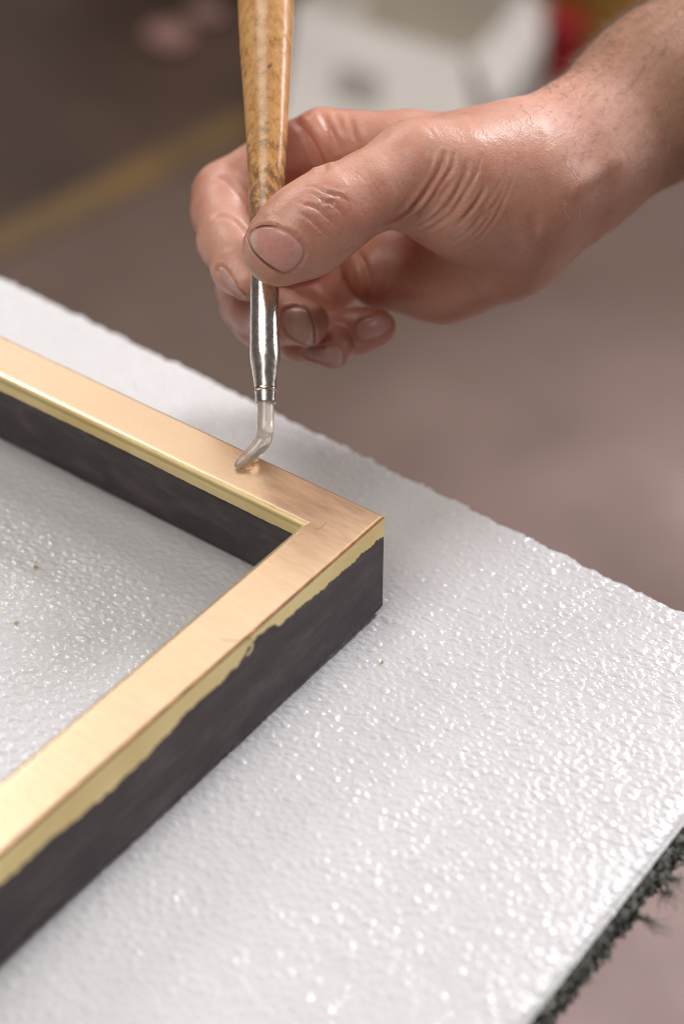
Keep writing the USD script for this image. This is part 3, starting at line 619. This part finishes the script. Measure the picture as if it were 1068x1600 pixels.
# working axes: the camera's, so that the box is tight
B3 = np.stack([cr, -cu, fw])
def voxel_mesh(vs, lim=1230):
    # the arm is cut off outside the picture
    keep = allj[px_of(allj[:, :3])[:, 0] < lim]
    loc = (keep[:, :3] - eye) @ B3.T
    lo = (loc - keep[:, 3:4]).min(0) - 4 * vs; hi = (loc + keep[:, 3:4]).max(0) + 4 * vs
    cs = 4
    n = (np.ceil((hi - lo) / vs / cs).astype(int)) * cs
    nc = n // cs
    ci = np.stack(np.meshgrid(*[np.arange(k) for k in nc], indexing='ij'), -1).reshape(-1, 3)
    cc = lo + (ci + 0.5) * cs * vs
    dc = sdf(eye + cc @ B3)
    val = np.repeat(np.repeat(np.repeat(dc.reshape(nc), cs, 0), cs, 1), cs, 2).astype(np.float32)
    near = np.abs(dc) < cs * vs * 1.1 + 0.001
    nb_ = ci[near]
    off = np.stack(np.meshgrid(*[np.arange(cs)] * 3, indexing='ij'), -1).reshape(-1, 3)
    fi = (nb_[:, None] * cs + off).reshape(-1, 3)
    out = np.empty(len(fi), np.float32)
    for k in range(0, len(fi), 400000):
        out[k:k + 400000] = sdf(eye + (lo + (fi[k:k + 400000] + 0.5) * vs) @ B3)
    val[fi[:, 0], fi[:, 1], fi[:, 2]] = out
    val[0], val[-1], val[:, 0], val[:, -1], val[:, :, 0], val[:, :, -1] = [np.maximum(x_, vs) for x_ in (val[0], val[-1], val[:, 0], val[:, -1], val[:, :, 0], val[:, :, -1])]
    # surface nets
    s = val < 0
    c8 = [(a_, b_, c_) for a_ in (0, 1) for b_ in (0, 1) for c_ in (0, 1)]
    sh = tuple(np.array(val.shape) - 1)
    cnt = np.zeros(sh, np.int8)
    for a_, b_, c_ in c8: cnt += s[a_:a_ + sh[0], b_:b_ + sh[1], c_:c_ + sh[2]]
    act = np.argwhere((cnt > 0) & (cnt < 8))
    idm = np.full(sh, -1, np.int32); idm[tuple(act.T)] = np.arange(len(act))
    acc = np.zeros((len(act), 3)); num = np.zeros(len(act))
    for a_ in c8:
        for ax in range(3):
            if a_[ax]: continue
            b_ = list(a_); b_[ax] = 1
            va = val[tuple((act + a_).T)]; vb = val[tuple((act + b_).T)]
            x = (va < 0) != (vb < 0)
            t = np.where(x, va / np.where(x, va - vb, 1), 0)
            pt = np.tile(np.array(a_, float), (len(act), 1)); pt[:, ax] += t
            acc += pt * x[:, None]; num += x
    v = act + acc / num[:, None] + 0.5
    quads = []
    for ax in range(3):
        o1, o2 = [(1, 2), (2, 0), (0, 1)][ax]
        sl0 = [slice(None)] * 3; sl1 = [slice(None)] * 3; sl0[ax] = slice(0, -1); sl1[ax] = slice(1, None)
        e = np.argwhere(s[tuple(sl0)] != s[tuple(sl1)])
        e = e[(e[:, o1] > 0) & (e[:, o2] > 0) & (e[:, o1] < val.shape[o1] - 1) & (e[:, o2] < val.shape[o2] - 1)]
        ins = s[tuple(e.T)]
        def cid(d1, d2):
            k = e.copy(); k[:, o1] -= d1; k[:, o2] -= d2; return idm[tuple(k.T)]
        Q = np.stack([cid(1, 1), cid(0, 1), cid(0, 0), cid(1, 0)], 1)
        Q[~ins] = Q[~ins][:, ::-1]
        quads.append(Q)
    Q = np.vstack(quads)
    return eye + (lo + v * vs) @ B3, Q
hv, hq = voxel_mesh(0.00062)
nV = len(hv)
E_ = np.vstack([hq[:, [0, 1]], hq[:, [1, 2]], hq[:, [2, 3]], hq[:, [3, 0]]])
Aj = sparse.coo_matrix((np.ones(len(E_)), (E_[:, 0], E_[:, 1])), (nV, nV)).tocsr(); Aj = ((Aj + Aj.T) > 0).astype(float)
Lp = sparse.diags(1 / np.asarray(Aj.sum(1)).ravel()) @ Aj
def smooth(v, n, lam=0.5, mu=-0.52):
    for _ in range(n):
        v = v + lam * (Lp @ v - v); v = v + mu * (Lp @ v - v)
    return v
hv = smooth(hv, 8)
def normals(v):
    t = tri(hq); nn = np.zeros_like(v); fn = np.cross(v[t[:, 1]] - v[t[:, 0]], v[t[:, 2]] - v[t[:, 0]])
    for k in range(3): np.add.at(nn, t[:, k], fn)
    return nn / np.maximum(np.linalg.norm(nn, axis=1, keepdims=True), 1e-12)
hn = normals(hv)
if ((hv - hv.mean(0)) * hn).sum() < 0: hq = hq[:, ::-1]; hn = -hn
print('hand verts', nV)
def trace(px, py, d0=0.40):
    """the point of the hand seen under a pixel"""
    px, py = np.atleast_1d(px).astype(float), np.atleast_1d(py).astype(float)
    R_ = np.array([ray(a_, b_) for a_, b_ in zip(px, py)]); sc = np.linalg.norm(R_, axis=1)
    t = np.full(len(px), d0)
    for _ in range(90):
        t = t + 0.8 * np.maximum(sdf(eye + R_ * t[:, None]), -0.001) / sc
        t = np.minimum(t, 0.75)
    return eye + R_ * t[:, None]
def dense(pxs, n=None):
    P = np.array(pxs, float); L = np.linalg.norm(np.diff(P, axis=0), axis=1).sum(); return catmull(P, n or max(6, int(L / 1.5)))
disp = np.zeros(nV)
tree = cKDTree(hv)
def crease(pxs, depth, width, ridge=0.0, n=None, maxjump=0.006):
    """a skin fold along a line seen in the picture: carved into the mesh"""
    D = dense(pxs, n); P = trace(D[:, 0], D[:, 1])
    cand = np.unique(np.concatenate(tree.query_ball_point(P, width * 4 + 0.0006))).astype(int)
    if not len(cand): return
    dd, ii = cKDTree(P).query(hv[cand])
    taper = np.sin(np.pi * np.clip((ii + 1) / (len(P) + 1), 0, 1)) ** 0.5
    mod = 0.45 + 1.1 * meshkit.noise(P * 170, 31)[ii]; taper = taper * mod
    pr = -depth * np.exp(-(dd / width) ** 2) + ridge * np.exp(-((dd - 2.0 * width) / (width * 1.1)) ** 2)
    disp[cand] += pr * taper
CREASES = [
    # thumb knuckle
    ([(462, 312), (475, 318), (490, 322), (506, 333), (520, 346), (527, 356)], 0.00052, 0.00042, 0.00022),
    ([(478, 300), (492, 303), (505, 312), (517, 316), (530, 326), (538, 340)], 0.00052, 0.00042, 0.00022),
    ([(472, 292), (488, 291), (505, 298), (520, 303), (534, 306), (545, 318)], 0.00052, 0.00042, 0.00022),
    ([(466, 330), (480, 338), (495, 350), (506, 362), (512, 370)], 0.00052, 0.00042, 0.00022),
    ([(498, 292), (505, 303), (503, 315), (512, 327)], 0.00026, 0.00033, 0.0001),
    ([(515, 296), (522, 308), (518, 320)], 0.00026, 0.00033, 0.0001),
    ([(500, 320), (512, 316), (523, 317)], 0.0003, 0.00033, 0.00015),
    # web between index and thumb
    ([(462, 190), (476, 205), (487, 222), (500, 250), (508, 266)], 0.0014, 0.0011, 0.0006),
    ([(500, 172), (510, 190), (520, 210), (530, 230)], 0.0009, 0.0011, 0.0005),
    ([(522, 180), (532, 198), (540, 215), (544, 228)], 0.0008, 0.0010, 0.0004),
    ([(545, 185), (550, 205), (556, 222)], 0.0005, 0.0010, 0.0003),
    # folds round the base of the thumb
    ([(604, 346), (630, 335), (655, 312), (672, 290), (688, 262), (694, 240)], 0.0008, 0.0007, 0.0004),
    # flexion creases of the index
    ([(338, 277), (352, 280), (368, 291), (380, 304), (388, 318)], 0.0012, 0.0011, 0.0002),
    ([(336, 338), (350, 337), (366, 344), (380, 356), (389, 366)], 0.0009, 0.0010, 0.0002),
    ([(330, 420), (345, 425)], 0.0002, 0.0006, 0.0),
    # palm
    ([(556, 392), (566, 412), (574, 440), (577, 472)], 0.0016, 0.0012, 0.0003),
    ([(545, 400), (540, 430), (545, 460)], 0.0008, 0.0012, 0.0002),
    # wrist
    ([(832, 330), (838, 350), (838, 372), (845, 392)], 0.00025, 0.0016, 0.0001),
    ([(880, 300), (930, 270), (975, 240)], -0.0008, 0.003, 0.0),
]
fr_rng = np.random.default_rng(5)
fa = np.array([(616, 354), (648, 337), (672, 312), (690, 284), (702, 255), (710, 228)], float); fb = np.array([(706, 396), (742, 376), (770, 346), (792, 308), (806, 268), (812, 236)], float)
for k in range(15):
    t_ = (k + fr_rng.uniform(-0.3, 0.3)) / 14; D_ = catmull(fa * (1 - t_) + fb * t_ + fr_rng.normal(size=(6, 2)) * 2.0, 30)
    i0, i1 = int(fr_rng.uniform(0, 9)), int(fr_rng.uniform(20, 30))
    CREASES.append(([tuple(p_) for p_ in D_[i0:i1]], fr_rng.uniform(0.00022, 0.00075) * (1 - 0.5 * t_), fr_rng.uniform(0.00045, 0.0008), 0.0001))
for k in range(26):                     # fine cross lines on thumb and wrist
    x_, y_ = fr_rng.uniform(540, 690), 0; y_ = 330 - (x_ - 510) * 0.55 + fr_rng.uniform(-45, 45); a_ = fr_rng.uniform(0.8, 1.3); L_ = fr_rng.uniform(8, 24)
    CREASES.append(([(x_ - L_ * math.cos(a_), y_ - L_ * math.sin(a_)), (x_ + 2, y_), (x_ + L_ * math.cos(a_), y_ + L_ * math.sin(a_))], fr_rng.uniform(0.00006, 0.00014), 0.00035, 0.0))
for c in CREASES: crease(*c)
hn_s = hn
hv = hv + hn_s * disp[:, None]
# fine folds and veins, lumps of the forearm
hv = hv + hn_s * (0.0009 * (meshkit.fbm(hv * 55, 3, 3) - 0.5) + 0.00014 * (meshkit.fbm(hv * 420, 3, 8) - 0.5))[:, None]

# nails
person = thing('person', 'bare right hand and hairy forearm gripping the burnisher between thumb and fingers', 'person')
nails = []
def nail(pxs_outline, axis0, axis1, tone=(0.50, 0.29, 0.25), lift=0.0003, edge_dip=0.0004, grime_w=0.00022, free=None):
    """a nail plate laid on the finger: outline in the picture, laid on the traced surface"""
    O = np.array(pxs_outline, float); O = np.vstack([O, O[:1]]); 
    from scipy.interpolate import CubicSpline
    s = np.r_[0, np.cumsum(np.linalg.norm(np.diff(O, axis=0), axis=1))]
    O = CubicSpline(s, O, bc_type='periodic')(np.linspace(0, s[-1], 65)[:-1])
    c = O.mean(0); rings = np.linspace(0, 1, 14)[1:]
    px = np.vstack([c[None]] + [c + (O - c) * k for k in rings])
    P = trace(px[:, 0], px[:, 1])
    rad = np.r_[0, np.repeat(rings, 64)]
    # surface normals by finite differences of the field
    e = 0.0004; N = np.stack([(sdf(P + e * np.eye(3)[k]) - sdf(P - e * np.eye(3)[k])) for k in range(3)], 1); N /= np.linalg.norm(N, axis=1, keepdims=True)
    h = lift * (1 - rad ** 4) - edge_dip * np.clip((rad - 0.86) / 0.14, 0, 1) ** 2
    V = P + N * h[:, None]
    j = np.arange(64); j2 = (j + 1) % 64
    f = [np.stack([np.zeros(64, int), 1 + j, 1 + j2], 1)]
    for k in range(len(rings) - 1):
        a_ = 1 + k * 64; f.append(tri(np.stack([a_ + j, a_ + 64 + j, a_ + 64 + j2, a_ + j2], 1)))
    f = np.vstack(f)
    fn = np.cross(V[f[0, 1]] - V[f[0, 0]], V[f[0, 2]] - V[f[0, 0]])
    if fn @ N[0] < 0: f = f[:, ::-1]
    a0, a1 = np.array(axis0, float), np.array(axis1, float); u = ((px - a0) @ (a1 - a0)) / ((a1 - a0) @ (a1 - a0))
    tn = np.array(tone) * np.ones((len(px), 1))
    lun = np.clip(1 - np.abs(u - 0.02) / 0.3, 0, 1)[:, None]; tn = tn * (1 - 0.4 * lun) + np.array([0.66, 0.44, 0.39]) * 0.4 * lun
    fe = np.clip((u - 0.86) / 0.10, 0, 1)[:, None]; tn = tn * (1 - 0.85 * fe) + np.array([0.66, 0.53, 0.44]) * 0.85 * fe
    return V, f, tn, O, P[-64:], N[-64:]
NAILS = [
    # thumb, index (edge on), middle, ring, little
    ('thumb', [(388, 368), (396, 358), (412, 353), (434, 355), (456, 366), (470, 380), (476, 396), (470, 410), (455, 424), (444, 427), (428, 420), (410, 408), (396, 393), (390, 381)], (474, 388), (392, 384), (0.64, 0.31, 0.27)),
    ('index', [(343, 416), (349, 418), (358, 428), (368, 444), (378, 458), (386, 466), (384, 468), (374, 464), (360, 452), (349, 438)], (345, 416), (384, 467), (0.60, 0.37, 0.32)),
    ('middle', [(440, 500), (441, 488), (449, 481), (462, 479), (475, 482), (484, 495), (490, 514), (491, 530), (489, 541), (478, 538), (458, 528), (446, 516)], (441, 498), (492, 522), (0.56, 0.33, 0.285)),
    ('ring', [(473, 549), (480, 543), (500, 541), (520, 540), (530, 541), (535, 552), (535, 566), (530, 573), (515, 570), (494, 563)], (475, 550), (536, 560), (0.58, 0.31, 0.275)),
    ('little', [(556, 512), (562, 502), (580, 495), (596, 490), (606, 494), (613, 504), (612, 514), (602, 522), (584, 530), (566, 532), (557, 526)], (556, 520), (614, 506), (0.56, 0.29, 0.265)),
]
for nm, outl, a0, a1, tone in NAILS:
    V, f, tn, O, rim, rn = nail(outl, a0, a1, tone)
    nails.append((V, f, tn)); 
    # fold of skin round the nail: groove at the rim, wall outside it
    dd, ii = cKDTree(rim).query(hv); near = dd < 0.004
    inside = np.zeros(nV, bool)
    ci = np.where(near)[0]
    ctr = rim.mean(0)
    dn, jn = cKDTree(V).query(hv[ci]); ins = dn < 0.0006
    g_ = np.where(ins & (dd[ci] > 0.0002), -0.00025, 0.0) - 0.00016 * np.exp(-(dd[ci] / 0.00030) ** 2) + np.where(ins, 0, 0.00030 * np.exp(-((dd[ci] - 0.0010) / 0.0007) ** 2))
    hv[ci] += hn[ci] * g_[:, None]
hv = smooth(hv, 1)
# skin tone
pxy = px_of(hv); tone = np.tile(np.array([0.57, 0.308, 0.228]), (nV, 1))
def blend(col, w): 
    global tone
    tone = tone * (1 - w[:, None]) + np.array(col) * w[:, None]
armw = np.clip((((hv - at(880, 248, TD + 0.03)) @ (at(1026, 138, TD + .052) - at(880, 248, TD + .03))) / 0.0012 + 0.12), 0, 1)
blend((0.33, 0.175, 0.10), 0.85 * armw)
def spot(px, py, r, col, k, d0=0.40):
    P = trace([px], [py], d0)[0]; blend(col, k * np.exp(-(np.linalg.norm(hv - P, axis=1) / r) ** 2))
spot(505, 312, 0.010, (0.52, 0.235, 0.17), 0.6)
spot(440, 430, 0.010, (0.52, 0.28, 0.20), 0.6); spot(490, 185, 0.012, (0.55, 0.25, 0.17), 0.6); spot(310, 310, 0.012, (0.52, 0.24, 0.18), 0.6)
for x_, y_ in ((500, 530), (540, 555), (590, 530), (360, 480)): spot(x_, y_, 0.012, (0.48, 0.215, 0.17), 0.7)
spot(700, 450, 0.03, (0.50, 0.225, 0.15), 0.7); spot(540, 430, 0.02, (0.46, 0.21, 0.16), 0.5)
tone *= (1 - 0.45 * np.clip(-disp / 0.0009, 0, 1))[:, None] * 0 + 1.0
dirt = np.clip(meshkit.fbm(hv * 900, 3, 12) - 0.62, 0, 1) * 1.2
tone *= (1 - 0.5 * np.clip(dirt, 0, 0.5))[:, None]
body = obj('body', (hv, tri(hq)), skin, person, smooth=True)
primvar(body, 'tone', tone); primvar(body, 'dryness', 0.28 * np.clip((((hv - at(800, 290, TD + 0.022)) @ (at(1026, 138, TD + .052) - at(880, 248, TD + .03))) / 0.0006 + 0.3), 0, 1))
for V, f, tn in nails:
    n_ = obj('nail', (V, f), nailm, person, smooth=True); primvar(n_, 'tone', tn)
def grime_line(pxs, r, off=0.0001):
    D = dense(pxs); P = trace(D[:, 0], D[:, 1]); d_, i_ = cKDTree(hv).query(P); P = P + hn[i_] * off
    k = np.sin(np.linspace(0.1, np.pi - 0.1, len(P))) * r * (0.7 + 0.6 * meshkit.noise(P * 2500, 3)); return tube(P, k, 6)
for dirt_line in ([grime_line([(387, 367), (392, 385), (402, 399), (418, 413), (434, 422), (447, 427)], 0.00017), grime_line([(388, 366), (398, 357), (413, 352), (434, 354)], 0.00014), grime_line([(476, 482), (485, 495), (490, 512), (491, 530), (489, 541)], 0.00011), grime_line([(443, 486), (452, 480), (464, 478)], 0.00010)]): obj('nail_dirt', dirt_line, grime, person, smooth=True)
# hair on the forearm
hn2 = normals(hv); 
if (hn2 * hn).sum() < 0: hn2 = -hn2
armdir = at(800, 300, TD + 0.02) - at(1026, 138, TD + 0.052); armdir /= np.linalg.norm(armdir)
w = np.clip((pxy[:, 0] - 790) / 280, 0, 1) * np.clip(0.55 + hn2 @ (cu * 0.9 + fw * 0.1), 0, 1)
w = np.where(pxy[:, 0] < 1150, w, 0) * (pxy[:, 1] < 330)
pick = rng.choice(nV, 5200, p=w / w.sum())
hairs = []
for i in pick:
    L = rng.uniform(0.003, 0.008); dv = armdir * rng.uniform(0.4, 1.0) + hn2[i] * rng.uniform(0.3, 0.9) + rng.normal(size=3) * 0.25
    t = np.linspace(0, 1, 6)[:, None]
    hairs.append(hv[i] - hn2[i] * 0.0002 + dv * L * t - hn2[i] * L * 0.45 * t ** 2)
fibre_curves('arm_hair', hairs, person, 0.00006, hairm)
